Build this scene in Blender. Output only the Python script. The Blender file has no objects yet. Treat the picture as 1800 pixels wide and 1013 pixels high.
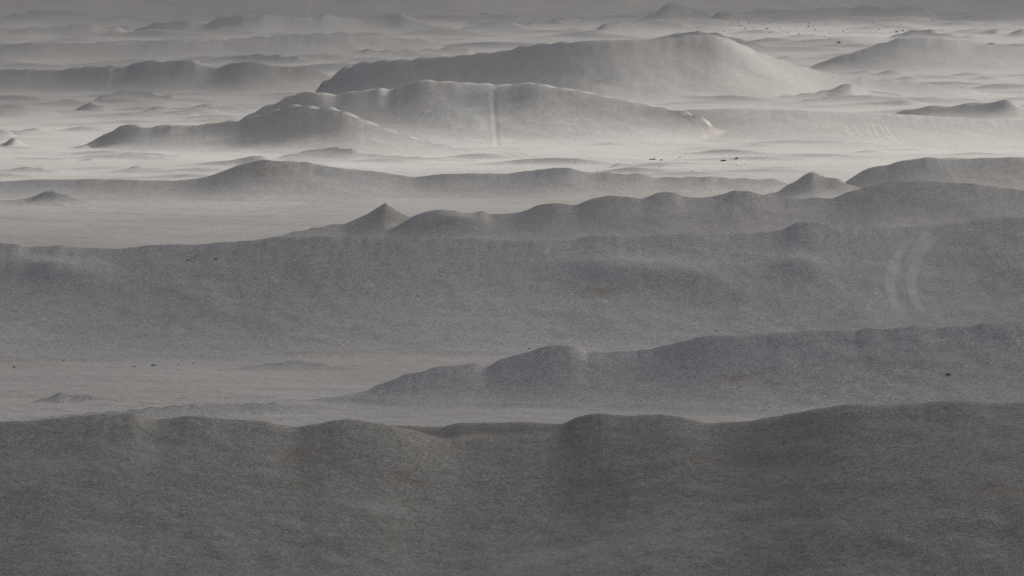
import bpy, math, random
import numpy as np

# ----------------------------------------------------------------------------
# camera, sky, sun, exposure
# ----------------------------------------------------------------------------
scene = bpy.context.scene
COL = scene.collection
random.seed(7)

FPX = 12000.0            # focal length in pixels of the 1800 px wide photograph
CAM_Z = 30.0             # the lookout stands 30 m above the plain
PITCH = math.atan((506.5 + 110.0) / FPX)

cam_data = bpy.data.cameras.new('camera')
cam_data.sensor_width = 36.0
cam_data.lens = FPX * 36.0 / 1800.0
cam_data.clip_start = 1.0
cam_data.clip_end = 30000.0
cam = bpy.data.objects.new('camera', cam_data)
COL.objects.link(cam)
cam.location = (0, 0, CAM_Z)
cam.rotation_euler = (math.radians(90) - PITCH, 0, 0)
scene.camera = cam

SUN_AZ = math.radians(42)      # to the right of the view direction, behind the hills
SUN_EL = math.radians(25)

world = bpy.data.worlds.new('World')
scene.world = world
world.use_nodes = True
wn = world.node_tree.nodes
wl = world.node_tree.links
sky = wn.new('ShaderNodeTexSky')
sky.sky_type = 'NISHITA'
sky.sun_disc = False
sky.sun_elevation = SUN_EL
sky.sun_rotation = SUN_AZ
sky.air_density = 0.27
sky.dust_density = 4.0
sky.ozone_density = 0.2
bg = wn['Background']
bg.inputs['Strength'].default_value = 0.05
wl.new(sky.outputs['Color'], bg.inputs['Color'])

sun_data = bpy.data.lights.new('sun', 'SUN')
sun_data.energy = 1.5
sun_data.angle = math.radians(10)
sun_data.color = (1.0, 0.98, 0.945)
sun = bpy.data.objects.new('sun', sun_data)
COL.objects.link(sun)
sdir = (math.cos(SUN_EL) * math.sin(SUN_AZ), math.cos(SUN_EL) * math.cos(SUN_AZ), math.sin(SUN_EL))
from mathutils import Vector
sun.rotation_euler = Vector(sdir).to_track_quat('Z', 'Y').to_euler()
sun.location = (600, 700, 600)

scene.view_settings.view_transform = 'Standard'
scene.view_settings.look = 'None'
scene.view_settings.gamma = 1.0
scene.view_settings.use_curve_mapping = False
scene.view_settings.exposure = 2.04
scene.cycles.use_denoising = True
scene.cycles.max_bounces = 3
scene.cycles.diffuse_bounces = 2
scene.cycles.volume_bounces = 0
scene.cycles.transparent_max_bounces = 12

# ----------------------------------------------------------------------------
# helpers
# ----------------------------------------------------------------------------
CP, SP = math.cos(PITCH), math.sin(PITCH)

def ray_drop(y):
    """metres of drop per metre of distance for a photo row"""
    v = (506.5 - np.asarray(y, float)) / FPX
    return (SP - v * CP) / (CP + v * SP)

def ray_side(x, y):
    v = (506.5 - np.asarray(y, float)) / FPX
    return ((np.asarray(x, float) - 900.0) / FPX) / (CP + v * SP)

def row_dist(y):
    return CAM_Z / ray_drop(y)

def pchip(x, y, xi):
    x = np.asarray(x, float); y = np.asarray(y, float)
    h = np.diff(x); dl = np.diff(y) / h
    n = len(x)
    m = np.zeros(n)
    for i in range(1, n - 1):
        if dl[i - 1] * dl[i] > 0:
            w1 = 2 * h[i] + h[i - 1]; w2 = h[i] + 2 * h[i - 1]
            m[i] = (w1 + w2) / (w1 / dl[i - 1] + w2 / dl[i])
    m[0], m[-1] = dl[0], dl[-1]
    k = np.clip(np.searchsorted(x, xi) - 1, 0, n - 2)
    t = np.clip((xi - x[k]) / h[k], 0, 1)
    t2, t3 = t * t, t * t * t
    return ((2 * t3 - 3 * t2 + 1) * y[k] + (t3 - 2 * t2 + t) * h[k] * m[k]
            + (-2 * t3 + 3 * t2) * y[k + 1] + (t3 - t2) * h[k] * m[k + 1])

_rng = np.random.default_rng(11)
_LAT = _rng.random((256, 256)) * 2 - 1

def vnoise(x, y):
    xi = np.floor(x).astype(np.int64); yi = np.floor(y).astype(np.int64)
    fx = x - xi; fy = y - yi
    fx = fx * fx * fx * (fx * (fx * 6 - 15) + 10); fy = fy * fy * fy * (fy * (fy * 6 - 15) + 10)
    x0 = xi & 255; x1 = (xi + 1) & 255; y0 = yi & 255; y1 = (yi + 1) & 255
    a = _LAT[x0, y0]; b = _LAT[x1, y0]; c = _LAT[x0, y1]; d = _LAT[x1, y1]
    return (a + (b - a) * fx) * (1 - fy) + (c + (d - c) * fx) * fy

def fbm(x, y, octaves=4, gain=0.5):
    s = np.zeros_like(x); amp = 1.0; tot = 0.0
    for o in range(octaves):
        s += amp * vnoise(x + 17.3 * o, y + 41.7 * o)
        tot += amp
        amp *= gain
        # rotate a little at each octave so that the lattice never shows
        x, y = (x * 1.62 + y * 1.18), (y * 1.62 - x * 1.18)
    return s / tot

# ----------------------------------------------------------------------------
# the hills: crest line and toe line read off the photograph, near to far
# (crest, toe, mean slope of the near face, label)
# ----------------------------------------------------------------------------
HILLS = [
 # --- foreground
 ([(-260,768),(0,744),(70,738),(200,727),(230,727),(275,737),(340,730),(400,735),(470,741),(520,750),(560,745),(600,738),(650,742),(700,750),(760,768),(820,786),(900,798),(1020,804),(1090,811),(1150,824),(1250,856),(1350,905),(1450,990),(1560,1120),(1640,1250)],
  [(-260,1255),(650,1255),(1250,1180),(1640,1180)], .27, 'dark gravel ridge filling the lower left foreground', 1.15),
 ([(420,775),(560,762),(690,748),(780,749),(810,744),(840,746),(900,746),(985,749),(1015,735),(1060,728),(1100,731),(1160,728),(1210,735),(1250,744),(1300,742),(1350,735),(1450,716),(1500,710),(1560,711),(1620,708),(1700,703),(1750,707),(1800,708),(2060,716)],
  [(420,1180),(900,1190),(1250,1290),(2060,1290)], .27, 'broad dark gravel hill rising at the lower right', 1.05),
 # --- flat behind it
 ([(-140,748),(0,739),(100,731),(200,722),(320,712),(420,709),(470,708),(520,712),(600,722)], [(-140,752),(200,744),(450,734),(600,724)], .16, 'long low grey rise just behind the left foreground ridge'),
 ([(35,714),(80,698),(105,690),(130,692),(165,694),(200,701),(270,709)], [(35,716),(270,712)], .2, 'small peaked mound on the pale flat at far left, behind the foreground ridge'),
 ([(295,705),(330,697),(350,700),(420,699),(470,696),(520,704)], [(295,706),(520,706)], .12, 'slim low swell on the pale flat beside the small peaked mound'),
 ([(370,652),(440,644),(480,638),(510,634),(560,638),(600,643),(660,652)], [(370,653),(660,653)], .13, 'low smooth swell on the flat at the foot of the great dark slope'),
 ([(470,716),(560,703),(640,686),(700,662),(770,645),(800,641),(835,640),(855,645),(880,632),(935,618),(965,609),(1000,608),(1020,613),(1030,619),(1060,620),(1130,614),(1200,600),(1250,590),(1330,588),(1400,583),(1440,581),(1500,580),(1530,575),(1560,577),(1590,574),(1620,573),(1650,575),(1700,571),(1750,565),(1800,564),(2050,562)],
  [(470,718),(700,712),(1000,722),(1300,738),(2050,735)], .28, 'long dark ridge climbing to the right edge above the foreground', 1.7),
 # --- great dark slope
 ([(-240,430),(0,427),(25,427),(50,433),(80,432),(105,430),(125,432),(200,436),(240,434),(290,429),(330,430),(370,427),(420,424),(500,418),(560,415),(640,417),(700,416),(760,417),(900,420),(1000,421),(1050,414),(1080,413),(1100,416),(1180,411),(1220,408),(1250,410),(1300,409),(1370,404),(1400,392),(1420,388),(1450,393),(1500,398),(1560,400),(1650,394),(1700,388),(1760,381),(1800,380),(2080,376)],
  [(-240,640),(300,634),(700,630),(1200,622),(2080,610)], .3, 'great dark slope spanning the whole width at mid height', 1.5),
 # --- ridges behind the great slope
 ([(450,425),(520,406),(575,396),(600,393),(625,385),(645,376),(657,369),(667,363),(677,357),(686,362),(700,370),(722,380),(760,398),(790,412)], [(450,428),(790,430)], .2, 'lone sharp cone with a rusty flank, left of centre'),
 ([(630,424),(680,399),(720,382),(750,372),(765,369),(790,370),(820,375),(838,373),(848,371),(862,376),(900,375),(920,371),(950,359),(975,355),(1010,358),(1050,347),(1080,344),(1110,344),(1128,347),(1160,339),(1180,338),(1200,343),(1225,346),(1270,341),(1300,334),(1318,334),(1350,343),(1400,347),(1450,348),(1490,340),(1520,332),(1560,325),(1620,321),(1700,321),(1740,326),(1780,332),(2050,345)],
  [(630,426),(900,436),(1300,436),(2050,430)], .28, 'lumpy dark ridge running from the cone to the right edge', 1.7),
 ([(1180,406),(1230,401),(1280,397),(1340,390),(1375,387),(1400,391),(1440,399),(1480,405)], [(1180,410),(1480,410)], .14, 'thin dark rib peeping over the great dark slope'),
 ([(1325,348),(1360,337),(1387,324),(1407,310),(1419,303),(1428,301),(1442,305),(1462,311),(1500,325),(1540,342)], [(1325,352),(1540,354)], .25, 'dark cone with an ochre stain at the edge of the bright flat'),
 ([(1440,334),(1470,315),(1500,300),(1530,291),(1560,289),(1590,281),(1640,277),(1700,278),(1740,276),(1800,275),(2080,276)], [(1440,340),(1600,352),(2080,352)], .2, 'broad dark hill behind the ochre stained cone at the right edge', 1.7),
 ([(-180,320),(30,316),(60,314),(150,315),(300,315),(340,312),(370,307),(400,297),(440,285),(470,280),(500,281),(540,286),(600,294),(640,299),(700,307),(730,310),(780,306),(830,305),(890,306),(920,301),(955,298),(975,294),(1000,294),(1015,297),(1050,303),(1100,304),(1130,306),(1150,311),(1230,310),(1245,307),(1262,311),(1350,314),(1450,324)],
  [(-180,348),(300,350),(470,356),(700,348),(1000,352),(1450,340)], .23, 'domed dark hill with a long low tail in front of the bright flat', 2.0),
 ([(-30,352),(20,351),(55,346),(80,337),(98,334),(115,338),(140,344),(200,354)], [(-30,358),(200,362)], .16, 'small rounded mound on the grey flat at far left'),
 # --- islands in the bright flat
 ([(455,280),(490,275),(530,266),(560,261),(590,258),(615,259),(638,267),(680,272),(750,276),(880,287),(950,295)], [(455,281),(600,281),(750,286),(950,296)], .16, 'whaleback mound on the bright flat, long tail to the right'),
 ([(400,291),(428,281),(445,274),(458,273),(475,280),(510,291)], [(400,292),(510,293)], .2, 'small hump peeping out behind the domed dark hill'),
 ([(170,279),(220,269),(250,267),(290,270),(340,278)], [(170,280),(340,280)], .16, 'low lens shaped mound on the bright flat at left'),
 ([(-80,284),(0,280),(60,278),(110,278),(135,281),(155,278),(185,283)], [(-80,285),(185,285)], .1, 'flattest streak of rise on the bright flat at far left'),
 ([(-30,304),(30,293),(50,290),(62,293),(90,297),(118,304)], [(-30,305),(118,306)], .2, 'little dark mound at far left on the bright flat'),
 ([(190,299),(225,295),(240,291),(260,294),(310,300)], [(190,300),(310,301)], .16, 'short low hump between the bright streaks at left'),
 ([(1072,293),(1090,287),(1108,289),(1140,293.5)], [(1072,294),(1140,294)], .22, 'tiny dark peak alone on the bright flat right of centre'),
 ([(1290,298),(1350,294),(1370,291),(1390,294),(1430,298)], [(1290,299),(1430,299)], .16, 'tiny low hump on the bright flat left of the ochre stained cone'),
 # --- main lit hills
 ([(120,256),(160,246),(190,231),(215,218),(240,219),(262,222),(300,218),(330,220),(350,218),(380,215),(420,210),(450,203),(490,190),(520,183),(540,185),(560,187),(580,188),(600,193),(625,203),(650,214),(700,232),(750,247),(800,257),(860,264)], [(120,260),(300,268),(500,275),(700,276),(860,274)], .2, 'pale hill with a smooth bright right flank, left of the rutted hill'),
 ([(380,214),(450,193),(490,177),(530,162),(550,160),(575,164),(590,166),(620,159),(650,157),(668,153),(682,157),(700,153),(720,146),(740,140),(780,142),(830,146),(862,149),(872,151),(900,152),(930,150),(980,155),(1050,165),(1100,176),(1150,186),(1200,194),(1290,212)], [(380,222),(600,236),(800,262),(1000,263),(1290,260)], .19, 'big central hill with one straight vehicle rut down its face', 2.0),
 ([(1120,206),(1170,196),(1200,191),(1230,193),(1290,191),(1350,192),(1410,193),(1440,196),(1500,198),(1560,200),(1700,208),(1850,212),(2080,216)], [(1120,258),(2080,258)], .085, 'gentle pale shoulder with fanned tyre tracks right of the big central hill'),
 ([(1520,208),(1565,198),(1600,188),(1625,186),(1660,185),(1700,181),(1740,178),(1762,175),(1778,179),(1800,190),(1850,198),(1960,206)], [(1520,211),(1700,217),(1960,214)], .2, 'dark humped ridge at the right edge above the fanned tracks'),
 # --- upper middle tier
 ([(540,120),(580,113),(640,107),(700,104),(760,100),(800,97),(840,93),(870,91),(920,80),(980,74),(1020,72),(1100,70),(1160,69),(1210,66),(1250,65),(1280,70),(1310,82),(1350,97),(1400,113),(1450,126),(1500,134),(1600,143),(1760,153)], [(540,165),(800,178),(1000,188),(1150,188),(1300,182),(1450,168),(1760,156)], .19, 'longest upper hill, flat topped, its bright flank sweeping down right', 2.0),
 ([(1130,72),(1160,66),(1190,58),(1210,54),(1250,55),(1280,62),(1320,72),(1370,84)], [(1130,86),(1370,88)], .2, 'dark knob just behind the summit of the longest upper hill'),
 ([(1230,183),(1350,172),(1400,165),(1450,158),(1470,152),(1495,147),(1510,152),(1530,160),(1580,166),(1640,172)], [(1230,184),(1450,178),(1640,174)], .15, 'pointed mound with a long left tail on the pale flat at right'),
 ([(1380,180),(1440,172),(1500,167),(1560,169),(1640,171),(1780,178)], [(1380,181),(1780,181)], .12, 'faint low swell right below the pointed mound'),
 ([(1570,157),(1620,153),(1650,149),(1700,152),(1800,157)], [(1570,158),(1800,158)], .15, 'thin dark sliver of rise on the pale flat at the right'),
 ([(1360,128),(1450,110),(1490,99),(1530,82),(1560,72),(1600,65),(1640,66),(1680,71),(1700,76),(1760,79),(1830,85),(2050,92)], [(1360,130),(1600,132),(2050,128)], .1, 'wide soft hill below the strewn stones at upper right'),
 ([(1650,86),(1680,79),(1700,76),(1740,75),(1770,80),(1810,88)], [(1650,94),(1810,95)], .18, 'smooth dome on the right shoulder of the wide soft hill'),
 ([(1560,66),(1585,56),(1600,50),(1615,49),(1640,53),(1680,60),(1740,66)], [(1560,68),(1740,69)], .2, 'small dark hump behind the wide soft hill, beside a pale boulder'),
 ([(-200,126),(0,121),(40,121),(100,122),(150,116),(180,115),(220,116),(240,109),(265,105),(300,107),(320,103),(340,106),(355,113),(380,118),(400,113),(425,107),(440,108),(470,111),(490,115),(530,116),(560,117),(640,126)], [(-200,160),(200,168),(400,178),(640,172)], .14, 'double humped grey hill at upper left'),
 ([(160,176),(190,164),(230,158),(260,160),(300,167),(350,176)], [(160,178),(350,178)], .2, 'dark lens shaped mound below the double humped hill'),
 ([(365,167),(382,162),(405,168)], [(365,168),(405,168)], .2, 'speck of a hump right of the dark lens shaped mound'),
 ([(-30,178),(0,169),(18,167),(40,172),(70,178)], [(-30,180),(70,180)], .2, 'low hump cut by the left edge below the double humped hill'),
 ([(-120,192),(0,183),(20,182),(60,184),(90,188),(110,191),(140,201)], [(-120,208),(60,210),(140,206)], .2, 'dark flat topped mound at the left edge'),
 ([(128,193),(145,184),(165,180),(180,183),(195,191),(220,198)], [(128,196),(220,199)], .22, 'dark knoll right of the flat topped mound at left'),
 ([(240,199),(265,189),(285,187),(300,190),(320,193),(345,193),(370,190),(395,198)], [(240,200),(395,201)], .2, 'twin humped knoll on the warm flat at left'),
 ([(300,204),(330,198),(350,204)], [(300,205),(350,205)], .2, 'tiny rib below the twin humped knoll'),
 ([(-60,238),(0,229),(15,230),(30,236),(50,241)], [(-60,241),(50,242)], .2, 'mound cut by the left edge, highest of the three there'),
 ([(25,232),(55,224),(75,228),(100,234)], [(25,235),(100,236)], .18, 'faint hump on the warm flat at far left'),
 ([(-25,258),(10,247),(22,240),(35,248),(52,258)], [(-25,259),(52,260)], .25, 'sharp little dark peak near the left edge'),
 ([(40,262),(85,259),(118,261),(148,255),(165,262)], [(40,263),(165,263)], .14, 'thin dark line of rise right of the sharp little peak'),
 # --- upper tier
 ([(-180,88),(0,80),(60,75),(100,74),(140,75),(200,77),(240,77),(270,73),(300,70),(330,72),(380,70),(430,66),(480,62),(530,59),(600,57),(640,60),(680,63),(700,66),(760,68),(830,82)], [(-180,112),(150,116),(350,106),(500,98),(700,90),(830,84)], .12, 'long grey swell crossing the upper left'),
 ([(340,108),(400,97),(440,94),(480,95),(510,97),(570,110)], [(340,112),(570,114)], .16, 'dark low hump behind the double humped hill'),
 ([(590,103),(612,95),(625,90),(650,86),(680,89),(720,88),(790,83),(820,84),(845,96)], [(590,106),(845,102)], .18, 'dark narrow ridge behind the left end of the longest upper hill'),
 ([(220,51),(250,42),(300,35),(330,33),(345,37),(360,40),(385,30),(410,26),(440,27),(475,25),(500,28),(550,29),(570,24),(600,27),(640,32),(670,26),(700,23),(720,28),(740,36),(790,48),(840,57)], [(220,53),(400,68),(600,60),(840,60)], .13, 'knobbly grey hill under the far mountain at upper left'),
 ([(-160,66),(20,53),(50,47),(100,46),(140,41),(160,40),(190,46),(205,45),(240,56)], [(-160,70),(240,66)], .13, 'track scarred grey hill at the top left edge'),
 ([(790,56),(840,42),(880,36),(900,38),(940,52)], [(790,58),(940,58)], .17, 'soft grey mound right of the knobbly hill'),
 ([(915,46),(950,38),(975,38),(1000,46)], [(915,48),(1000,48)], .17, 'low dark mound beside the steep little knob'),
 ([(960,45),(985,32),(993,28),(1005,33),(1030,45)], [(960,47),(1030,47)], .24, 'steep little knob under the far mountain'),
 ([(1010,46),(1035,38),(1065,46)], [(1010,47),(1065,47)], .2, 'tiny hump right of the steep little knob'),
 ([(1040,54),(1070,38),(1100,36),(1150,34),(1180,38),(1220,46),(1280,54)], [(1040,56),(1280,55)], .18, 'rounded grey hill left of the stony field'),
 ([(985,59),(1005,52),(1025,59)], [(985,60),(1025,60)], .2, 'tiny dark mound in front of the rounded grey hill'),
 ([(1115,36),(1150,20),(1170,7),(1180,6),(1195,10),(1220,18),(1250,25),(1330,36)], [(1115,38),(1330,38)], .24, 'tallest far cone near the top edge'),
 ([(1240,36),(1255,27),(1265,20),(1280,19),(1295,27),(1330,38)], [(1240,39),(1330,40)], .2, 'dark knob right of the tallest far cone'),
 ([(1295,33),(1330,25),(1350,26),(1400,33)], [(1295,34),(1400,34)], .15, 'thin low rise behind the stony field'),
 ([(1365,31),(1400,20),(1430,15),(1460,12),(1490,12),(1510,9),(1540,12),(1560,15),(1580,11),(1600,12),(1650,26)], [(1365,33),(1650,32)], .17, 'blue grey far ridge at the top right'),
 ([(1430,38),(1500,30),(1540,28),(1580,29),(1640,38)], [(1430,39),(1640,39)], .14, 'low swell in front of the blue grey far ridge'),
 ([(1410,45),(1450,41),(1500,42),(1560,41),(1620,45)], [(1410,46),(1620,46)], .12, 'dark narrow bank beyond the stony field'),
 ([(1600,28),(1690,19),(1750,17),(1800,14),(2000,16)], [(1600,29),(2000,29)], .1, 'pale far swell in the top right corner'),
 ([(1680,42),(1720,37),(1790,34),(1900,34)], [(1680,46),(1900,46)], .14, 'rough low bank at the upper right edge'),
 ([(1690,61),(1725,54),(1745,51),(1770,55),(1800,51),(1850,60)], [(1690,63),(1850,64)], .18, 'crumbling brownish bank at the right edge beyond the smooth dome'),
 ([(-200,42),(0,29),(40,21),(60,19),(110,15),(128,18),(150,24),(200,31),(290,42)], [(-200,48),(290,47)], .16, 'blue grey hill in the top left corner'),
 ([(590,26),(612,17),(640,25)], [(590,27),(640,27)], .2, 'far speck of a peak behind the knobbly hill'),
 ([(830,31),(852,22),(885,31)], [(830,32),(885,32)], .2, 'second far speck of a peak, right of the first'),
]

class Hill:
    pass

def build_hill(idx, crest, toe, slope, label, power=2.35):
    h = Hill()
    h.p = power
    if np.mean([t[1] for t in toe]) < 190: slope *= 1.45
    # ridges that leave the picture run on well past its edge
    crest = list(crest)
    if crest[-1][0] > 1815 and crest[-1][1] < toe[-1][1] - 4:
        (x, y), g_ = crest[-1], toe[-1][1] - crest[-1][1]
        crest += [(x + 330, y + .12 * g_), (x + 700, y + .3 * g_), (x + 1250, toe[-1][1])]
    if crest[0][0] < -25 and crest[0][1] < toe[0][1] - 4:
        (x, y), g_ = crest[0], toe[0][1] - crest[0][1]
        crest = [(x - 1250, toe[0][1]), (x - 700, y + .3 * g_), (x - 330, y + .12 * g_)] + crest
    crest = np.array(crest, float); toe = np.array(toe, float)
    n = int(np.clip((crest[-1, 0] - crest[0, 0]) / 5.0, 200, 900))
    px = np.linspace(crest[0, 0], crest[-1, 0], n)
    edge = min(0.09, 110.0 / (crest[-1, 0] - crest[0, 0]))
    cy = pchip(crest[:, 0], crest[:, 1], px)
    ty = np.interp(px, toe[:, 0], toe[:, 1])
    # fine wobble of the skyline, fading out to the ends
    env = np.clip(np.minimum(np.arange(n), n - 1 - np.arange(n)) / 14.0, 0, 1)
    span = np.clip((ty - cy), 0, 60)
    wob = fbm(px / 17.0 + idx * 31.7, np.full(n, idx * 3.1), 4, 0.6)
    cy = cy + wob * env * np.minimum(1.7, 0.045 * span + 0.3) * (0.55 if idx < 2 else 1.0)
    dt = row_dist(ty); k = ray_drop(cy)
    z = np.maximum(0, (CAM_Z - dt * k) / (1 + k / slope))
    dc = dt + z / slope
    # keep the crest line gently curved in plan: smooth it and limit how far it swings from square-on
    X0 = ray_side(px, cy) * dc.mean()
    step = abs(X0[-1] - X0[0]) / n
    sg = int(np.clip(0.5 * z.max() / slope / max(step, 1e-3), 4, 60))
    ker = np.exp(-0.5 * (np.arange(-3 * sg, 3 * sg + 1) / sg) ** 2); ker /= ker.sum()
    ds = np.convolve(np.pad(dc, 3 * sg, mode='edge'), ker, mode='valid')
    gr = np.clip(np.gradient(ds, X0), -0.45, 0.45)
    yi = np.concatenate([[0], np.cumsum(0.5 * (gr[1:] + gr[:-1]) * np.diff(X0))])
    wz = z + 1e-4
    dc = yi + (wz * (dc - yi)).sum() / wz.sum()
    z = np.maximum(0, CAM_Z - dc * k)
    i = np.arange(n); e = np.clip(np.minimum(i, n - 1 - i) / (edge * n), 0, 1)
    z *= e * (2 - e)
    X = ray_side(px, cy) * dc
    # broad form without the fine skyline (a smoothed lower envelope): the lower slopes follow this one
    def gauss(v, sig):
        kr = np.exp(-0.5 * (np.arange(-3 * sig, 3 * sig + 1) / sig) ** 2); kr /= kr.sum()
        return np.convolve(np.pad(v, 3 * sig, mode='reflect', reflect_type='odd'), kr, mode='valid')
    def under(sig):
        g = gauss(z, sig)
        for _ in range(5):                       # sink it smoothly until the skyline lies above
            g = g - 1.2 * gauss(np.maximum(0, g - z), max(2, sig // 2))
        return np.clip(g, 0, None)
    small = abs(crest[-1, 0] - crest[0, 0]) < 420
    f = 0.25 if small else 1.0
    zs = under(int(np.clip(f * 0.28 * z.max() / slope / max(step, 1e-3), 2, 30)))
    h.zm = under(int(np.clip(f * 0.07 * z.max() / slope / max(step, 1e-3), 2, 10)))
    zs = zs * np.clip(e * 3, 0, 1); h.zm = h.zm * np.clip(e * 3, 0, 1)
    h.X = X; h.Yc = dc; h.z = z; h.zs = zs
    gentle = slope * (0.42 + 0.58 * (zs / max(zs.max(), 1e-3)) ** 0.7)      # low tails run out gently
    h.rf = np.maximum(zs / gentle, 2.5)
    h.rb = np.maximum(zs / slope * 0.9, 2.5)
    h.x0, h.x1 = X.min(), X.max()
    h.y0 = (dc - h.rf).min() - 2; h.y1 = (dc + h.rb).max() + 2
    h.label = label; h.idx = idx; h.slope = slope
    h.zmax = z.max()
    return h

hills = [build_hill(i, *t) for i, t in enumerate(HILLS)]

# humps that ride on a slope: (photo x, photo y, half width m, half depth m, height m)
BUMPS = [
 (1135,497,7.5,3.0,.62),(1410,485,2.2,2.0,.42),(1350,492,5,3,.25),(812,400,2.6,2,.45),(775,404,3,2,.25),
 (60,486,3.2,2,.22),(110,488,3.5,2,.3),(1480,108,6,4,.8),(905,165,7,4,.5),(1260,92,10,5,.7),
 (1590,352,5,4,.35),(880,770,3,2,.2),(1000,655,6,3,.2),
]
bump_pts = []
carve = []

def profile(s, p=2.1):
    a = np.sqrt(s * s + 0.0003) - 0.0173
    return np.clip(1 - a, 0, 1) ** p

def far_toe(a):
    """distance of the foot of the far mountain by bearing (X/Y)"""
    px = 900 + a * FPX
    return row_dist(np.interp(px, [-900, 0, 300, 800, 1100, 1300, 1500, 1800, 2600], [36, 36, 32, 31, 27, 21, 15, 10, 8]))

def height(X, Y, want_id=False):
    shp = X.shape
    X = X.ravel(); Y = Y.ravel()
    # plain: long faint swells, stretched across the view by the wind
    H = 0.20 * fbm(X / 34.0, Y / 22.0, 4, 0.5) + 0.14 * fbm(X / 11.0 + 5, Y / 6.0, 3, 0.5)
    H *= np.clip((Y - 150) / 150, 0, 1)
    # warp of the slopes so that no face is a clean extrusion
    wy = 1.6 * fbm(X / 16.0 + 91, Y / 19.0 + 13, 3, 0.5)
    rel = 0.5 * fbm(X / 7.0 + 3, Y / 5.5 + 57, 4, 0.55)
    gul = fbm(X / 3.2 + 71 + 0.3 * wy, Y / 11.0, 3, 0.55)
    srt = Y.size > 20000 and bool(np.all(Y[1:] >= Y[:-1]))
    def near(xa, xb, ya, yb):
        if srt:
            i0, i1 = np.searchsorted(Y, ya), np.searchsorted(Y, yb)
            return i0 + np.nonzero((X[i0:i1] > xa) & (X[i0:i1] < xb))[0]
        return np.nonzero((X > xa) & (X < xb) & (Y > ya) & (Y < yb))[0]
    best = np.full(X.shape, 0.22); bid = np.full(X.shape, -1, np.int32)
    for h in hills:
        m = near(h.x0, h.x1, h.y0 - 6, h.y1 + 6)
        if m.size == 0:
            continue
        x = X[m]; y = Y[m]
        z = np.interp(x, h.X, h.z); zs = np.interp(x, h.X, h.zs); zm = np.interp(x, h.X, h.zm); yc = np.interp(x, h.X, h.Yc)
        rf = np.interp(x, h.X, h.rf); rb = np.interp(x, h.X, h.rb)
        s = yc - y
        far = np.minimum(1, np.abs(s) / (0.35 * rf))
        s = s + wy[m] * np.minimum(1, rf / 30.0) * far
        pr = np.where(s > 0, profile(s / rf, h.p), profile(s / rb, 2.1))
        sa = np.abs(s)
        hh = pr * (zs + (zm - zs) * np.exp(-(sa / ((0.24 if h.idx < 2 else 0.42) * rf)) ** 1.5) + (z - zm) * np.exp(-(sa / (0.004 * yc + 0.06 * rf)) ** 1.5))
        mid = np.clip(hh / np.maximum(z, 1e-3), 0, 1)
        hh = hh + far * hh * (1.2 * (1 - mid)) * (0.08 * rel[m] + 0.035 * gul[m])
        sc_ = 2.2 * max(0.5, yc.mean() / 1000.0)
        hh = hh + mid ** 2.5 * np.minimum(z, 6) * (0.0 if h.idx < 2 else 0.012 if 'great dark' in h.label else 0.04) * far * fbm(x / sc_ + 7 * h.idx, y / (1.1 * sc_), 3, 0.55)
        b = H[m]
        k = 1.2 if h.idx == 1 else 0.10 + 0.10 * np.minimum(h.zmax, 5)
        d = hh - b
        t = np.maximum(k - np.abs(d), 0) / k
        H[m] = np.where(hh > 0.01, np.maximum(hh, b) + t * t * k * 0.25 * np.clip(hh / 0.3, 0, 1), b)
        if want_id:
            w = (hh > best[m]) & (hh >= b - 0.02)
            best[m] = np.where(w, hh, best[m]); bid[m] = np.where(w, h.idx, bid[m])
    # far mountain closing the view
    a = X / np.maximum(Y, 1)
    ft = far_toe(a) + 60 * fbm(X / 160.0, Y / 400.0, 3)
    s = np.clip(Y - ft, 0, 5000)
    fm = 105 * (1 - np.exp(-s * s / (s + 70.0) / 420.0)) * (1 + 0.22 * fbm(X / 90.0, Y / 200.0, 4, 0.55))
    H = H + fm
    if want_id:
        bid = np.where((fm > 0.5) & (bid < 0), 999, bid)
    # the lookout on which the camera stands
    H += 28 * np.exp(-((X / 90.0) ** 2 + (Y / 45.0) ** 2))
    for (bx, by, wx, wyy, hz) in bump_pts:
        m = near(bx - 3 * wx, bx + 3 * wx, by - 3 * wyy, by + 3 * wyy)
        if m.size:
            q = ((X[m] - bx) / wx) ** 2 + ((Y[m] - by) / wyy) ** 2
            H[m] += hz * np.exp(-q * 1.1) * (1 + 0.25 * rel[m])
    for (ty, tx, wd, dp) in carve:
        m = np.nonzero((Y > ty[0]) & (Y < ty[-1]) & (np.abs(X - tx.mean()) < 12))[0]
        if m.size:
            q = (X[m] - np.interp(Y[m], ty, tx)) / wd
            e = np.clip(np.minimum(Y[m] - ty[0], ty[-1] - Y[m]) / 3.0, 0, 1)
            H[m] += dp * e * (-np.exp(-q * q) + 0.45 * np.exp(-((np.abs(q) - 1.9) / 0.7) ** 2))
    # small relief of gravel drifts and wind ripples everywhere
    g = np.clip((Y - 100) / 150, 0, 1)
    H += g * (0.035 * fbm(X / 1.7, Y / 1.5, 3, 0.6) * np.clip(1.4 - Y / 1500, 0.3, 1) * 1.6)
    if want_id:
        return H.reshape(shp), bid.reshape(shp)
    return H.reshape(shp)

def hit(px, py, dmin=255.0, dmax=3600.0):
    """where the line of sight through a photo pixel meets the ground"""
    d = np.exp(np.linspace(math.log(dmin), math.log(dmax), 5000))
    z = CAM_Z - d * ray_drop(py)
    X = d * ray_side(px, py)
    g = height(X, d)
    i = int(np.argmax(z <= g))
    if not (z <= g).any():
        i = len(d) - 1
    return float(X[i]), float(d[i]), float(g[i])

_tmp = []
for (bx, by, wx, wyy, hz) in BUMPS:
    p = hit(bx, by)
    _tmp.append((p[0], p[1] + wyy * 0.3, wx, wyy, hz))
bump_pts.extend(_tmp)
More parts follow.
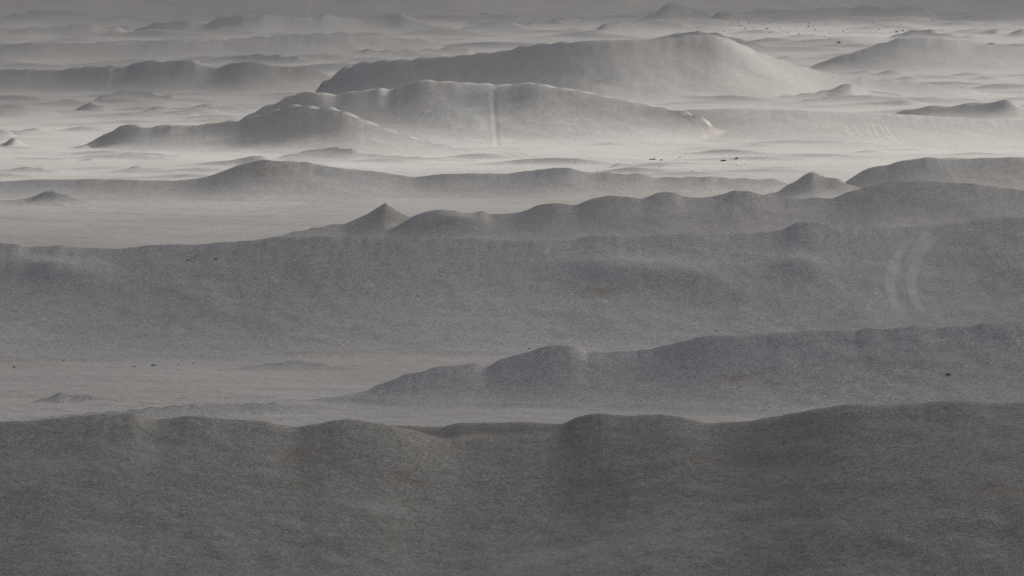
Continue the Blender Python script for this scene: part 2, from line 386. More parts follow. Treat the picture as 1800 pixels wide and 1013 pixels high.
# low wind-cut ridgelets standing in rows on the open flats
_r = np.random.default_rng(23)
for _ in range(640):
    _px = _r.uniform(-120, 1920); _py = 14 + 300 * _r.random() ** 1.5
    _d = float(row_dist(_py)); _x = float(ray_side(_px, _py)) * _d
    if float(height(np.array([_x]), np.array([_d]))[0]) > 0.45 or _d > 2750:
        continue
    if 235 < _py < 312 and _r.random() < .55:
        continue
    _f = _d / 1000.0
    bump_pts.append((_x, _d, _r.uniform(2.0, 9.0) * _f ** .8, _r.uniform(1.5, 2.4) * _f, _r.uniform(.3, .9) * _f ** .9))
# larger low mounds crowding the far plain
for _ in range(130):
    _px = _r.uniform(-200, 2000); _py = 16 + 175 * _r.random() ** 1.3
    if (_px > 1280 and 112 < _py < 180) or (1230 < _px < 1520 and 34 < _py < 80):
        continue
    _d = float(row_dist(_py)); _x = float(ray_side(_px, _py)) * _d
    if float(height(np.array([_x]), np.array([_d]))[0]) > 0.5 or _d > 2650:
        continue
    _f = _d / 1500.0
    bump_pts.append((_x, _d, _r.uniform(5, 15) * _f, _r.uniform(3.0, 4.6) * _f, _r.uniform(.7, 1.7) * _f))
# the deep straight rut down the big central hill
_p = sorted([hit(x, y) for (x, y) in ((866,156),(867,175),(869,200),(871,225),(873,245),(875,258))], key=lambda p: p[1])
carve.append((np.array([p[1] for p in _p]), np.array([p[0] for p in _p]), 0.30, 0.07))

# ----------------------------------------------------------------------------
# materials
# ----------------------------------------------------------------------------
def new_mat(name):
    m = bpy.data.materials.new(name)
    m.use_nodes = True
    nt = m.node_tree
    return m, nt, nt.nodes, nt.links, nt.nodes['Principled BSDF']

def ground_material():
    m, nt, N, L, bsdf = new_mat('desert_gravel')
    geo = N.new('ShaderNodeNewGeometry')
    def noise(scale, detail, rough, vec=None, dist=0.0):
        n = N.new('ShaderNodeTexNoise')
        n.inputs['Scale'].default_value = scale
        n.inputs['Detail'].default_value = detail
        n.inputs['Roughness'].default_value = rough
        n.inputs['Distortion'].default_value = dist
        L.new(vec if vec else geo.outputs['Position'], n.inputs['Vector'])
        return n.outputs['Fac']
    def ramp(fac, p0, p1, c0, c1):
        r = N.new('ShaderNodeValToRGB')
        r.color_ramp.elements[0].position = p0; r.color_ramp.elements[1].position = p1
        r.color_ramp.elements[0].color = c0; r.color_ramp.elements[1].color = c1
        L.new(fac, r.inputs['Fac'])
        return r.outputs['Color']
    def mixc(kind, fac, a, b):
        x = N.new('ShaderNodeMix'); x.data_type = 'RGBA'; x.blend_type = kind
        if isinstance(fac, float): x.inputs[0].default_value = fac
        else: L.new(fac, x.inputs[0])
        for s, v in ((x.inputs[6], a), (x.inputs[7], b)):
            if isinstance(v, tuple): s.default_value = v
            else: L.new(v, s)
        return x.outputs[2]
    def g(v): return (v, v, v, 1)
    # broad drifts: sand film against gravel pavement
    big = noise(0.035, 5, 0.6, dist=0.6)
    base = ramp(big, .36, .66, (.282, .278, .262, 1), (.325, .321, .304, 1))
    # warm and cool tinges some ten metres wide
    tint = noise(0.06, 3, 0.5)
    base = mixc('MULTIPLY', 0.3, base, ramp(tint, .35, .68, (.95, 1.0, 1.04, 1), (1.05, 1.0, .92, 1)))
    # gravel grain on three scales
    g1 = noise(0.9, 6, 0.78)
    base = mixc('MULTIPLY', 1.0, base, ramp(g1, .30, .72, g(.93), g(1.07)))
    g2 = noise(13.0, 2, 0.8)
    base = mixc('MULTIPLY', 1.0, base, ramp(g2, .32, .68, g(.45), g(1.5)))
    g3 = noise(4.0, 3, 0.75)
    base = mixc('MULTIPLY', 1.0, base, ramp(g3, .30, .70, g(.78), g(1.22)))
    um = N.new('ShaderNodeAttribute'); um.attribute_name = 'umber'
    base = mixc('MIX', um.outputs['Fac'], base, mixc('MULTIPLY', 1.0, base, (.79, .775, .705, 1)))
    # rusty stains, and soft paler patches
    st = N.new('ShaderNodeAttribute'); st.attribute_name = 'rust'
    sn = noise(1.1, 4, 0.7)
    mul = N.new('ShaderNodeMath'); mul.operation = 'MULTIPLY'; mul.use_clamp = True
    L.new(st.outputs['Fac'], mul.inputs[0]); L.new(ramp(sn, .38, .6, g(.25), g(1)), mul.inputs[1])
    half = N.new('ShaderNodeMath'); half.operation = 'MULTIPLY'; half.inputs[1].default_value = .9
    L.new(mul.outputs[0], half.inputs[0])
    base = mixc('MIX', half.outputs[0], base, (.20, .125, .075, 1))
    pl = N.new('ShaderNodeAttribute'); pl.attribute_name = 'pale'
    mul2 = N.new('ShaderNodeMath'); mul2.operation = 'MULTIPLY'; mul2.use_clamp = True
    L.new(pl.outputs['Fac'], mul2.inputs[0]); L.new(ramp(g1, .35, .6, g(.5), g(1)), mul2.inputs[1])
    base = mixc('MIX', mul2.outputs[0], base, (.44, .42, .38, 1))
    dk = N.new('ShaderNodeAttribute'); dk.attribute_name = 'dark'
    base = mixc('MIX', dk.outputs['Fac'], base, (.13, .125, .115, 1))
    L.new(base, bsdf.inputs['Base Color'])
    bsdf.inputs['Roughness'].default_value = 0.95
    bsdf.inputs['Specular IOR Level'].default_value = 0.15
    bm = N.new('ShaderNodeBump')
    bm.inputs['Strength'].default_value = 0.35
    bm.inputs['Distance'].default_value = 0.10
    L.new(noise(3.0, 5, 0.72), bm.inputs['Height'])
    L.new(bm.outputs['Normal'], bsdf.inputs['Normal'])
    return m

MAT_GROUND = ground_material()

def simple_mat(name, c0, c1, scale, bump=0.0):
    m, nt, N, L, bsdf = new_mat(name)
    geo = N.new('ShaderNodeNewGeometry')
    n = N.new('ShaderNodeTexNoise'); n.inputs['Scale'].default_value = scale; n.inputs['Detail'].default_value = 6
    n.inputs['Roughness'].default_value = 0.7
    L.new(geo.outputs['Position'], n.inputs['Vector'])
    r = N.new('ShaderNodeValToRGB')
    r.color_ramp.elements[0].position = .3; r.color_ramp.elements[1].position = .7
    r.color_ramp.elements[0].color = (*c0, 1); r.color_ramp.elements[1].color = (*c1, 1)
    L.new(n.outputs['Fac'], r.inputs['Fac']); L.new(r.outputs['Color'], bsdf.inputs['Base Color'])
    bsdf.inputs['Roughness'].default_value = 0.92
    bsdf.inputs['Specular IOR Level'].default_value = 0.2
    if bump:
        b = N.new('ShaderNodeBump'); b.inputs['Strength'].default_value = 0.6; b.inputs['Distance'].default_value = bump
        L.new(n.outputs['Fac'], b.inputs['Height']); L.new(b.outputs['Normal'], bsdf.inputs['Normal'])
    return m

# ----------------------------------------------------------------------------
# terrain: one height field, cut into the ground and the single hills
# ----------------------------------------------------------------------------
A_FINE = 0.112
fine = np.linspace(-A_FINE, A_FINE, 690)
grow = A_FINE + 0.0006 * (1.33 ** np.arange(1, 24))
grow = grow[grow < 0.9]
cols = np.concatenate([-grow[::-1], fine, grow])
rows = [12, 25, 40, 60, 85, 115, 150, 190, 225, 250]
d = 262.0
while d < 3350:
    rows.append(d)
    d *= 1.00132
while d < 7000:
    rows.append(d); d *= 1.012
rows = np.array(rows)
A, D = np.meshgrid(cols, rows)
GX = A * D; GY = D.copy()
GZ, GID = height(GX, GY, True)

def hit(px, py):
    """where the line of sight through a photo pixel meets the built ground"""
    a = float(ray_side(px, py)); k = float(ray_drop(py))
    c = int(np.clip(np.searchsorted(cols, a), 1, len(cols) - 1)); t = (a - cols[c - 1]) / (cols[c] - cols[c - 1])
    g = GZ[:, c - 1] * (1 - t) + GZ[:, c] * t
    df = (CAM_Z - rows * k) - g
    below = np.nonzero((df <= 0) & (rows > 200))[0]
    i = int(below[0]) if len(below) else len(rows) - 1
    u = df[i - 1] / (df[i - 1] - df[i] + 1e-9)
    d = rows[i - 1] + (rows[i] - rows[i - 1]) * min(max(u, 0), 1)
    return float(a * d), float(d), float(CAM_Z - d * k)

def mesh_z(x, y):
    """height of the built ground mesh under a point"""
    a = x / y
    c = np.clip(np.searchsorted(cols, a), 1, len(cols) - 1); t = (a - cols[c - 1]) / (cols[c] - cols[c - 1])
    r = np.clip(np.searchsorted(rows, y), 1, len(rows) - 1); u = (y - rows[r - 1]) / (rows[r] - rows[r - 1])
    return ((GZ[r - 1, c - 1] * (1 - t) + GZ[r - 1, c] * t) * (1 - u) + (GZ[r, c - 1] * (1 - t) + GZ[r, c] * t) * u)

# rust stains and pale patches: (photo x, photo y, half width m, half depth m, strength)
RUST = [(540,799,.9,.5,.8),(575,802,.8,.4,.35),(706,842,.9,.45,.85),(735,849,.7,.35,.6),(1745,858,.7,.35,.8),(1770,868,.9,.5,.5),
        (1300,664,.9,.5,.85),(1275,662,.6,.35,.4),(1058,513,1.0,.8,.7),(1570,636,3.0,1.0,.4),(686,379,1.4,1.2,.5),(672,388,2.2,2.0,.15),(1466,325,2.2,2.0,.5),
        (1452,320,2,2,.15),(540,851,.7,.4,.3),(1350,785,4,2.5,.28),(1220,805,3,1.6,.28),(905,700,2,.8,.15),(820,758,6,2,.2),(480,301,2.5,1.5,.4),
        (1330,49,9,9,.35),(640,222,5,3,.15)]
PALE = [(1580,395,5,4,.35),(1610,430,3,4,.35),(1590,490,2.5,3,.3),(1600,540,3,4,.2),(850,225,1.2,4,.6),(890,248,1.2,2.5,.5),(660,891,1.6,.5,.45),
        (1030,980,4,3,.3),(1100,960,4,3,.25),(280,800,1.2,3,.3),(100,820,3,1.5,.25),(1430,60,40,60,.6),(1340,50,30,50,.5),(60,215,30,30,.35),(200,225,30,25,.35),
        (1300,120,20,10,.35),(1380,130,25,10,.35),(480,240,8,6,.2),(560,205,6,4,.3)]
def stain(lst):
    f = np.zeros(GX.shape)
    for (x, y, w, dp, s) in lst:
        px, py, pz = hit(x, y)
        m = (np.abs(GX - px) < 3 * w) & (np.abs(GY - py) < 3 * dp)
        xx = GX[m]; yy = GY[m]
        q = ((xx - px) / w) ** 2 + ((yy - py) / dp) ** 2
        q = q * (1 + 0.9 * fbm(xx / (0.5 * w) + 9, yy / (0.5 * dp), 3))
        f[m] = np.maximum(f[m], s * np.exp(-np.clip(q, 0, 20)))
    return f
RUSTF = stain(RUST); PALEF = stain(PALE)

nr, nc = GX.shape
verts = np.stack([GX, GY, GZ], -1).reshape(-1, 3)
du = np.gradient(np.stack([GX, GY, GZ], -1), axis=1)
G3 = np.stack([GX, GY, GZ], -1)
dv = np.empty_like(G3); dv[1:] = G3[1:] - G3[:-1]; dv[0] = dv[1]     # near-side difference keeps crests crisp
NRM = np.cross(du, dv).reshape(-1, 3)
NRM /= np.linalg.norm(NRM, axis=1, keepdims=True)
ii = (np.arange(nr - 1)[:, None] * nc + np.arange(nc - 1)[None, :]).ravel()
quads = np.stack([ii, ii + 1, ii + nc + 1, ii + nc], -1)
fid = GID[:-1, :-1].ravel()
rustv = RUSTF.ravel(); palev = PALEF.ravel()

def patch(name, ids, label, umber=0.0):
    q = quads[np.isin(fid, ids)]
    if len(q) == 0:
        return None
    used, inv = np.unique(q.ravel(), return_inverse=True)
    me = bpy.data.meshes.new(name)
    nv, nq = len(used), len(q)
    me.vertices.add(nv)
    me.vertices.foreach_set('co', verts[used].astype(np.float32).ravel())
    me.loops.add(nq * 4)
    me.loops.foreach_set('vertex_index', inv.astype(np.int32).ravel())
    me.polygons.add(nq)
    me.polygons.foreach_set('loop_start', np.arange(0, nq * 4, 4, dtype=np.int32))
    me.polygons.foreach_set('use_smooth', np.ones(nq, bool))
    me.update(calc_edges=True)
    for an, av in (('rust', rustv), ('pale', palev)):
        at = me.attributes.new(an, 'FLOAT', 'POINT')
        at.data.foreach_set('value', av[used].astype(np.float32))
    at = me.attributes.new('umber', 'FLOAT', 'POINT')
    at.data.foreach_set('value', np.full(nv, umber, np.float32))
    me.normals_split_custom_set_from_vertices(NRM[used].astype(np.float32))
    me.materials.append(MAT_GROUND)
    o = bpy.data.objects.new(name, me)
    COL.objects.link(o)
    o['kind'] = 'structure'
    o['label'] = label
    return o

patch('ground', [-1], 'pale grey sandy desert flats between the hills')
patch('mountain', [999], 'hazy far mountain slope closing the view along the top edge')
for h in hills:
    patch('hill', [h.idx], h.label, 1.0 if h.idx < 2 else 0.0)      # the two nearest are of browner gravel


# ----------------------------------------------------------------------------
# tyre tracks: shallow twin-bermed ruts of paler, churned sand
# ----------------------------------------------------------------------------
MAT_TRACK, MAT_FAINT, MAT_DARKT, MAT_FDARK = (.5, 0), (.42, 0), (0, .5), (0, .2)      # (pale sand, packed dark gravel)

def tire_track(name, paths, width, mat, label):
    V = []; F = []; cov = []
    prof = [(-1, -.10, 0), (-.6, -.015, .8), (0, -.01, 1), (.6, -.015, .8), (1, -.10, 0)]
    for path in paths:
        path = np.array(path, float)
        t = np.concatenate([[0], np.cumsum(np.hypot(np.diff(path[:, 0]), np.diff(path[:, 1])))])
        tt = np.linspace(0, t[-1], max(12, int(t[-1] / 3.5)))
        xs = pchip(t, path[:, 0], tt) if len(path) > 2 else np.interp(tt, t, path[:, 0])
        ys = pchip(t, path[:, 1], tt) if len(path) > 2 else np.interp(tt, t, path[:, 1])
        P = [hit(x, y)[:2] for x, y in zip(xs, ys)]
        # drop points that jump over a crest
        Q = [P[0]]
        med = np.median([math.hypot(P[i + 1][0] - P[i][0], P[i + 1][1] - P[i][1]) for i in range(len(P) - 1)]) + 1e-3
        for p in P[1:]:
            if math.hypot(p[0] - Q[-1][0], p[1] - Q[-1][1]) < 14 * med + 6: Q.append(p)
        Q = np.array(Q)
        if len(Q) < 4: continue
        # resample evenly on the ground and smooth the plan
        L_ = np.concatenate([[0], np.cumsum(np.hypot(*np.diff(Q, axis=0).T))])
        nn = int(np.clip(L_[-1] / 0.8, 12, 260))
        u = np.linspace(0, L_[-1], nn)
        Q = np.stack([np.interp(u, L_, Q[:, 0]), np.interp(u, L_, Q[:, 1])], -1)
        for _ in range(6):
            Q[1:-1] = 0.25 * Q[:-2] + 0.5 * Q[1:-1] + 0.25 * Q[2:]
        T = np.gradient(Q, axis=0); T /= np.linalg.norm(T, axis=1, keepdims=True) + 1e-9
        Nn = np.stack([-T[:, 1], T[:, 0]], -1)
        base = len(V)
        rows_ = []
        for (o, dz, c) in prof:
            w = width * 0.5 * (1 + 0.15 * np.sin(u * 0.9 + o))
            rows_.append(Q + Nn * (o * w)[:, None])
        allp = np.stack(rows_, 1)
        zz = mesh_z(allp[..., 0], allp[..., 1])
        fade = np.clip(np.minimum(np.arange(nn), nn - 1 - np.arange(nn)) / (0.15 * nn), 0, 1)
        for i in range(nn):
            for j, (o, dz, c) in enumerate(prof):
                V.append((allp[i, j, 0], allp[i, j, 1], zz[i, j] + 0.035 + dz - (0.1 if i in (0, nn - 1) else 0.0))); cov.append(c * fade[i])
        for i in range(nn - 1):
            for j in range(4):
                a = base + i * 5 + j
                F.append((a, a + 5, a + 6, a + 1))
    if not V:
        print('track skipped:', label); return None
    me = bpy.data.meshes.new(name); me.from_pydata(V, [], F)
    me.polygons.foreach_set('use_smooth', np.ones(len(F), bool))
    for an, k_ in (('pale', mat[0]), ('dark', mat[1])):
        at = me.attributes.new(an, 'FLOAT', 'POINT'); at.data.foreach_set('value', np.array(cov, np.float32) * k_)
    me.materials.append(MAT_GROUND)
    Va = np.array(V); r_ = np.clip(np.searchsorted(rows, Va[:, 1]), 0, len(rows) - 1)
    c_ = np.clip(np.searchsorted(cols, Va[:, 0] / Va[:, 1]), 0, len(cols) - 1)
    me.normals_split_custom_set_from_vertices(NRM[r_ * nc + c_].astype(np.float32))     # lie of the slope underneath
    o = bpy.data.objects.new(name, me); COL.objects.link(o)
    o['kind'] = 'structure'; o['label'] = label
    return o

tire_track('tire_track', [[(712,114),(714,130),(717,146)],[(725,114),(727,128),(731,141)]], .55, MAT_TRACK, 'twin pale wheel ruts on the longest upper hill')
tire_track('tire_track', [[(578,120),(573,138),(557,158)],[(580,120),(578,138),(576,160)],[(582,120),(585,140),(590,160)],[(584,120),(593,144),(602,159)]], .8, MAT_TRACK, 'pale tracks splaying apart on the slope left of the twin ruts')
tire_track('tire_track', [[(196,118),(194,135),(191,158)]], 1.3, MAT_FAINT, 'single pale track down the double humped hill')
tire_track('tire_track', [[(52,56),(58,63),(66,71)],[(60,56),(68,63),(78,71)],[(70,55),(80,62),(94,70)]], 1.2, MAT_TRACK, 'three short pale tracks on the hill at the top left')
tire_track('tire_track', [[(238,80),(262,87),(292,95)],[(230,84),(250,90),(278,97)]], .8, MAT_FAINT, 'faint slanting tracks on the long grey swell')
tire_track('tire_track', [[(1192,197),(1222,212),(1238,230),(1243,246)],[(1208,197),(1240,211),(1257,236)]], .9, MAT_TRACK, 'pair of pale curved tracks on the right end of the central hill')
tire_track('tire_track', [[(1484,217),(1490,232),(1520,247),(1560,256),(1625,262)],[(1498,216),(1512,235),(1545,250)]], .7, MAT_TRACK, 'outermost left curve of the fanned tracks')
tire_track('tire_track', [[(1522,213),(1530,235),(1560,254),(1610,261),(1700,265)],[(1532,213),(1542,238),(1570,255)]], .6, MAT_TRACK, 'middle curve of the fanned tracks')
tire_track('tire_track', [[(1545,214),(1556,236),(1582,256)],[(1552,212),(1568,240),(1592,257)]], .6, MAT_TRACK, 'rightmost curve of the fanned tracks')
tire_track('tire_track', [[(1430,119),(1437,126),(1426,135),(1400,143)],[(1446,123),(1450,128),(1436,138),(1405,147)]], .7, MAT_TRACK, 'hooked pale tracks on the sweeping bright flank')
tire_track('tire_track', [[(1556,104),(1600,117),(1660,124)],[(1548,108),(1590,119),(1640,126)]], .7, MAT_FAINT, 'faint tracks at the foot of the wide soft hill')
tire_track('tire_track', [[(1612,402),(1590,430),(1570,465),(1563,500),(1572,535),(1600,562)],[(1660,402),(1630,432),(1606,468),(1602,500),(1606,530),(1628,556)]], 1.1, (.9, 0), 'broad pale tracks running down the great dark slope at right')
tire_track('tire_track', [[(1640,400),(1615,430),(1592,470)]], 1.0, (.8, 0), 'short pale track between the broad tracks on the great slope')
tire_track('tire_track', [[(1662,280),(1668,298),(1686,320)]], .9, MAT_FAINT, 'single pale track over the broad dark hill at the right edge')
tire_track('tire_track', [[(880,266),(920,278),(965,290)],[(895,266),(940,277),(990,288)]], .6, MAT_DARKT, 'thin dark tracks crossing the bright flat from the rutted hill')
tire_track('tire_track', [[(-20,413),(200,411),(470,410)]], .45, MAT_FDARK, 'hair thin dark track line across the grey flat at left')
tire_track('tire_track', [[(330,629),(600,618),(840,608)]], .3, MAT_FDARK, 'hair thin dark track line at the foot of the great slope')
tire_track('tire_track', [[(547,2),(543,12),(540,24)]], 3.0, MAT_FAINT, 'pale track low on the far mountain')

# ----------------------------------------------------------------------------
# stones
# ----------------------------------------------------------------------------
import bmesh
MAT_DSTONE = simple_mat('dark_stone', (.15, .145, .135), (.25, .24, .22), 3.0, 0.05)
MAT_PSTONE = simple_mat('pale_stone', (.34, .32, .29), (.5, .48, .44), 3.0, 0.05)

def stone_mesh(seed, mat, flat):
    rnd = random.Random(seed)
    bm = bmesh.new()
    bmesh.ops.create_icosphere(bm, subdivisions=2, radius=0.5)
    cuts = [Vector((rnd.uniform(-1,1), rnd.uniform(-1,1), rnd.uniform(-.3,1))).normalized() for _ in range(9)]
    lim = [rnd.uniform(.26, .42) for _ in cuts]
    for v in bm.verts:
        for c, l in zip(cuts, lim):
            dd = v.co.dot(c)
            if dd > l: v.co -= c * (dd - l) * 0.9
        v.co *= 1 + rnd.uniform(-.06, .06)
        v.co.z *= flat
    me = bpy.data.meshes.new('stone'); bm.to_mesh(me); bm.free()
    me.materials.append(mat)
    return me
DST = [stone_mesh(i, MAT_DSTONE, .55 + .06 * i) for i in range(5)]
PST = [stone_mesh(20 + i, MAT_PSTONE, .55 + .08 * i) for i in range(3)]

def stone(px, py, wpx, label, group=None, pale=False, name='stone', cat='stone', flat=1.0):
    x, y, z = hit(px, py)
    if y > 3300: return None
    size = wpx * y / FPX * .85
    o = bpy.data.objects.new(name, random.choice(PST if pale else DST)); COL.objects.link(o)
    o.location = (x, y, z + size * 0.12 * flat)
    o.scale = (size * 1.1, size * random.uniform(.8, 1.1), size * random.uniform(.75, 1.05) * flat)
    o.rotation_euler = (random.uniform(-.15, .15), random.uniform(-.15, .15), random.uniform(0, 6.28))
    o['label'] = label; o['category'] = cat
    if group: o['group'] = group
    return o

SINGLE = [
 (330,458,7,'left one of two dark rocks high on the great slope',0),(380,456,7,'right one of two dark rocks high on the great slope',0),
 (302,512,5,'small dark rock below the pair on the great slope',0),(735,521,5,'tiny dark rock in the middle of the great slope',0),
 (774,484,7,'tiny pale stone in the middle of the great slope',1),(1260,582,7,'dark rock standing just above the long dark ridge',0),
 (112,634,6,'lone dark rock on the lower left of the great slope',0),(25,646,8,'dark rock on the flat at the left edge',0),
 (236,645,8,'left dark rock of the row at the foot of the great slope',0),(270,643,11,'largest dark rock of the row at the foot of the great slope',0),
 (314,642,6,'third dark rock of the row at the foot of the great slope',0),(340,639,6,'rightmost dark rock of the row at the foot of the great slope',0),
 (931,613,7,'dark rock beside the crest of the long dark ridge',0),(1668,659,12,'flat brown rock low on the long dark ridge at right',0),
 (1273,283,18,'broad dark rock outcrop on the bright flat',0),(1296,279,9,'small dark rock right behind the broad outcrop',0),
 (1147,281,15,'flat dark rock on the bright flat left of the broad outcrop',0),(1162,282,7,'small dark rock touching the flat one on the bright flat',0),
 (1196,277,5,'speck of dark rock between the two outcrops on the bright flat',0),(1576,57,9,'dark boulder left of the small hump at upper right',0),
 (1587,55,9,'pale boulder beside the dark boulder at upper right',1),(1475,76,10,'dark rock left below the stony field',0),
 (1348,51,8,'largest dark boulder in the stony field',0),(1421,47,7,'dark boulder at the right end of the stony field',0),
]
for (x, y, w, lab, pale) in SINGLE:
    stone(x, y, w, lab, None, bool(pale), flat=.5 if w > 12 else .8)
rs = random.Random(5)
for i in range(120):
    stone(1260 + 240 * rs.random() ** .9, rs.choice([rs.gauss(50, 7), rs.uniform(36, 74)]), rs.choice([1.5, 2, 2, 2.5, 3, 4]),
          'small stone strewn over the pale stony field at upper right', 'stones strewn over the stony field', rs.random() < .22)
for i in range(70):
    stone(rs.uniform(1520, 1800), rs.gauss(47, 6), rs.choice([1.5, 2, 2.5, 3]),
          'small stone scattered beyond the wide soft hill at the right', 'stones beyond the wide soft hill', rs.random() < .15)
for i in range(26):
    stone(rs.uniform(1000, 1420), rs.uniform(272, 304), rs.choice([1.5, 2, 2.5, 3]),
          'small dark stone lying on the bright flat', 'stones on the bright flat')
for i in range(60):
    stone(rs.gauss(1120, 70), rs.gauss(950, 40), rs.choice([2.5, 3, 3.5, 4]),
          'small pale stone on the lower foreground slope right of centre', 'pale stones on the foreground slope', True)

# loose gravel lying on the near slopes: far too many pieces to count
def gravel(n):
    g = np.random.default_rng(3)
    octa = np.array([(1,0,0),(0,1,0),(-1,0,0),(0,-1,0),(0,0,1),(0,0,-.6)], float)
    of = [(0,1,4),(1,2,4),(2,3,4),(3,0,4),(1,0,5),(2,1,5),(3,2,5),(0,3,5)]
    V = []; F = []; T = []
    made = 0
    while made < n:
        px = g.uniform(-160, 1960); py = g.uniform(570, 720) if g.random() < .2 else g.uniform(700, 1030)
        x, y, z = hit(px, py)
        if float(mesh_z(np.array([x]), np.array([y + .8]))[0]) - z < .12: continue      # slopes only
        patch_ = float(fbm(np.array([x / 5.0]), np.array([y / 4.0]), 3)[0])
        if g.random() > .35 + 1.6 * max(0, patch_ + .1): continue
        sz = float(np.clip(g.lognormal(math.log(1.0), .36), .5, 2.6)) * y / FPX
        pts = octa * (sz * g.uniform(.7, 1.2, 3) * np.array([1, 1, .45])) * g.uniform(.75, 1.15, (6, 1))
        an = g.uniform(0, 6.28); c, sn = math.cos(an), math.sin(an)
        b = len(V)
        for q in pts:
            V.append((x + q[0] * c - q[1] * sn, y + q[0] * sn + q[1] * c, z + q[2] + sz * .15))
        F.extend((b + i, b + j, b + k) for (i, j, k) in of)
        t = float(np.clip(g.normal(.6 + .25 * patch_, .24), .0, 1)); T.extend([t] * 6)
        made += 1
    me = bpy.data.meshes.new('gravel'); me.from_pydata(V, [], F)
    at = me.attributes.new('tone', 'FLOAT', 'POINT'); at.data.foreach_set('value', np.array(T, np.float32))
    m, nt, N, L, bsdf = new_mat('loose_gravel')
    a = N.new('ShaderNodeAttribute'); a.attribute_name = 'tone'
    r = N.new('ShaderNodeValToRGB')
    r.color_ramp.elements[0].color = (.13, .125, .112, 1); r.color_ramp.elements[1].color = (.52, .50, .45, 1)
    L.new(a.outputs['Fac'], r.inputs['Fac']); L.new(r.outputs['Color'], bsdf.inputs['Base Color'])
    bsdf.inputs['Roughness'].default_value = .9
    me.materials.append(m)
    o = bpy.data.objects.new('gravel', me); COL.objects.link(o)
    o['kind'] = 'stuff'; o['label'] = 'loose grey gravel strewn over the near slopes'
gravel(12000)

# ----------------------------------------------------------------------------
# clouds that shade the foreground and the far mountain (above the frame)
# ----------------------------------------------------------------------------
def cloud_material(opac):
    m = bpy.data.materials.new('cloud_vapour'); m.use_nodes = True
    N = m.node_tree.nodes; L = m.node_tree.links; N.clear()
    out = N.new('ShaderNodeOutputMaterial'); tr = N.new('ShaderNodeBsdfTransparent')
    tl = N.new('ShaderNodeBsdfTranslucent'); tl.inputs['Color'].default_value = (.9, .9, .9, 1)
    df = N.new('ShaderNodeBsdfDiffuse'); df.inputs['Color'].default_value = (.9, .9, .9, 1)
    m1 = N.new('ShaderNodeMixShader'); m2 = N.new('ShaderNodeMixShader')
    L.new(df.outputs[0], m1.inputs[1]); L.new(tl.outputs[0], m1.inputs[2])
    geo = N.new('ShaderNodeNewGeometry'); no = N.new('ShaderNodeTexNoise')
    no.inputs['Scale'].default_value = 0.004; no.inputs['Detail'].default_value = 5
    L.new(geo.outputs['Position'], no.inputs['Vector'])
    mr = N.new('ShaderNodeMapRange'); mr.inputs[1].default_value = .3; mr.inputs[2].default_value = .7
    mr.inputs[3].default_value = opac - .12; mr.inputs[4].default_value = opac + .12
    L.new(no.outputs['Fac'], mr.inputs[0]); L.new(mr.outputs[0], m2.inputs[0])
    L.new(tr.outputs[0], m2.inputs[1]); L.new(m1.outputs[0], m2.inputs[2]); L.new(m2.outputs[0], out.inputs['Surface'])
    return m

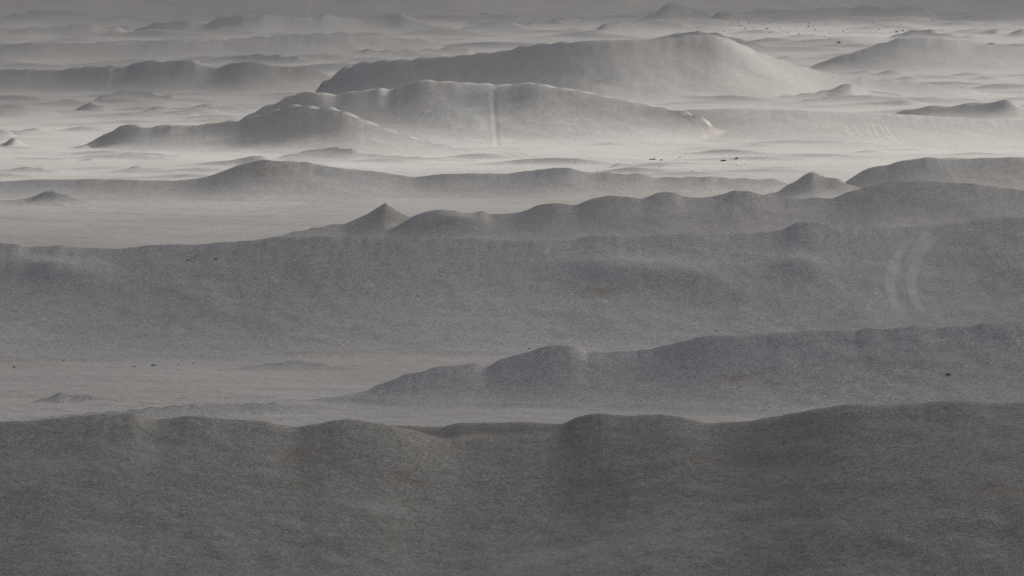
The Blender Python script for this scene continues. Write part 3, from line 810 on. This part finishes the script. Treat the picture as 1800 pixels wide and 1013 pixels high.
def cloud(shadow_xy, rx, ry, base_z, thick, opac, seed, label):
    """a lumpy cloud bank whose shadow falls round shadow_xy on the plain"""
    off = base_z / math.tan(SUN_EL)
    cx = shadow_xy[0] + off * math.sin(SUN_AZ); cy = shadow_xy[1] + off * math.cos(SUN_AZ)
    nu, nv = 96, 28
    V = []
    for j in range(nv + 1):
        th = math.pi * j / nv
        for i in range(nu):
            ph = 2 * math.pi * i / nu
            V.append((math.sin(th) * math.cos(ph), math.sin(th) * math.sin(ph), math.cos(th)))
    V = np.array(V)
    sq = np.sign(V) * np.abs(V) ** np.array([.7, .7, .8])       # fuller than an ellipsoid
    P = sq * np.array([rx, ry, thick])
    nz = fbm(P[:, 0] / 170 + seed, P[:, 1] / 170 + seed, 4, .55)
    P[:, :2] *= (1 + .05 * nz)[:, None]
    P[:, 2] = np.where(P[:, 2] > 0, P[:, 2] * (1 + .8 * nz), P[:, 2] * .35)
    P += np.array([cx, cy, base_z + thick * .5])
    F = []
    for j in range(nv):
        for i in range(nu):
            a = j * nu + i; b = j * nu + (i + 1) % nu
            F.append((a, a + nu, b + nu, b))
    me = bpy.data.meshes.new('cloud'); me.from_pydata(P.tolist(), [], F)
    me.polygons.foreach_set('use_smooth', np.ones(len(F), bool))
    me.materials.append(cloud_material(opac))
    o = bpy.data.objects.new('cloud', me); COL.objects.link(o)
    o['kind'] = 'stuff'; o['label'] = label
    return o

cloud((0, 300), 900, 545, 300, 40, .575, 3.3, 'grey cloud bank above the near hills, out of frame')
cloud((-880, 1800), 960, 950, 330, 40, .45, 5.2, 'thin unseen cloud veil added to shade the upper left hills, out of frame')  # unseen veil, added to darken the flats and hills at upper left
cloud((-1300, 2600), 2600, 1560, 420, 40, .12, 12.4, 'thinnest unseen cloud veil added to dim the far half of the plain, out of frame')  # unseen full-width veil, added so ground beyond the bright strip turns greyer
cloud((0, 3400), 2000, 1000, 340, 50, .66, 8.1, 'grey cloud bank above the far mountain, out of frame')

# ----------------------------------------------------------------------------
# haze
# ----------------------------------------------------------------------------
def add_box(name, lo, hi, mat):
    x0, y0, z0 = lo; x1, y1, z1 = hi
    v = [(x0,y0,z0),(x1,y0,z0),(x1,y1,z0),(x0,y1,z0),(x0,y0,z1),(x1,y0,z1),(x1,y1,z1),(x0,y1,z1)]
    f = [(0,3,2,1),(4,5,6,7),(0,1,5,4),(1,2,6,5),(2,3,7,6),(3,0,4,7)]
    me = bpy.data.meshes.new(name); me.from_pydata(v, [], f); me.materials.append(mat)
    o = bpy.data.objects.new(name, me); COL.objects.link(o)
    return o

hm = bpy.data.materials.new('dust_air'); hm.use_nodes = True
hn = hm.node_tree.nodes; hn.clear()
ho = hn.new('ShaderNodeOutputMaterial'); hv = hn.new('ShaderNodeVolumePrincipled')
hv.inputs['Color'].default_value = (.54, .60, .68, 1)
hv.inputs['Density'].default_value = 0.000065
hv.inputs['Anisotropy'].default_value = 0.0
hm.node_tree.links.new(hv.outputs['Volume'], ho.inputs['Volume'])
XM = float(np.abs(GX).max()) + 50
haze = add_box('haze', (-XM, -120, float(GZ.min()) - 1.0), (XM, 7100, max(float(GZ.max()), 60.0) + 4), hm)
haze['kind'] = 'stuff'
haze['label'] = 'thin grey dust haze hanging over the whole desert'
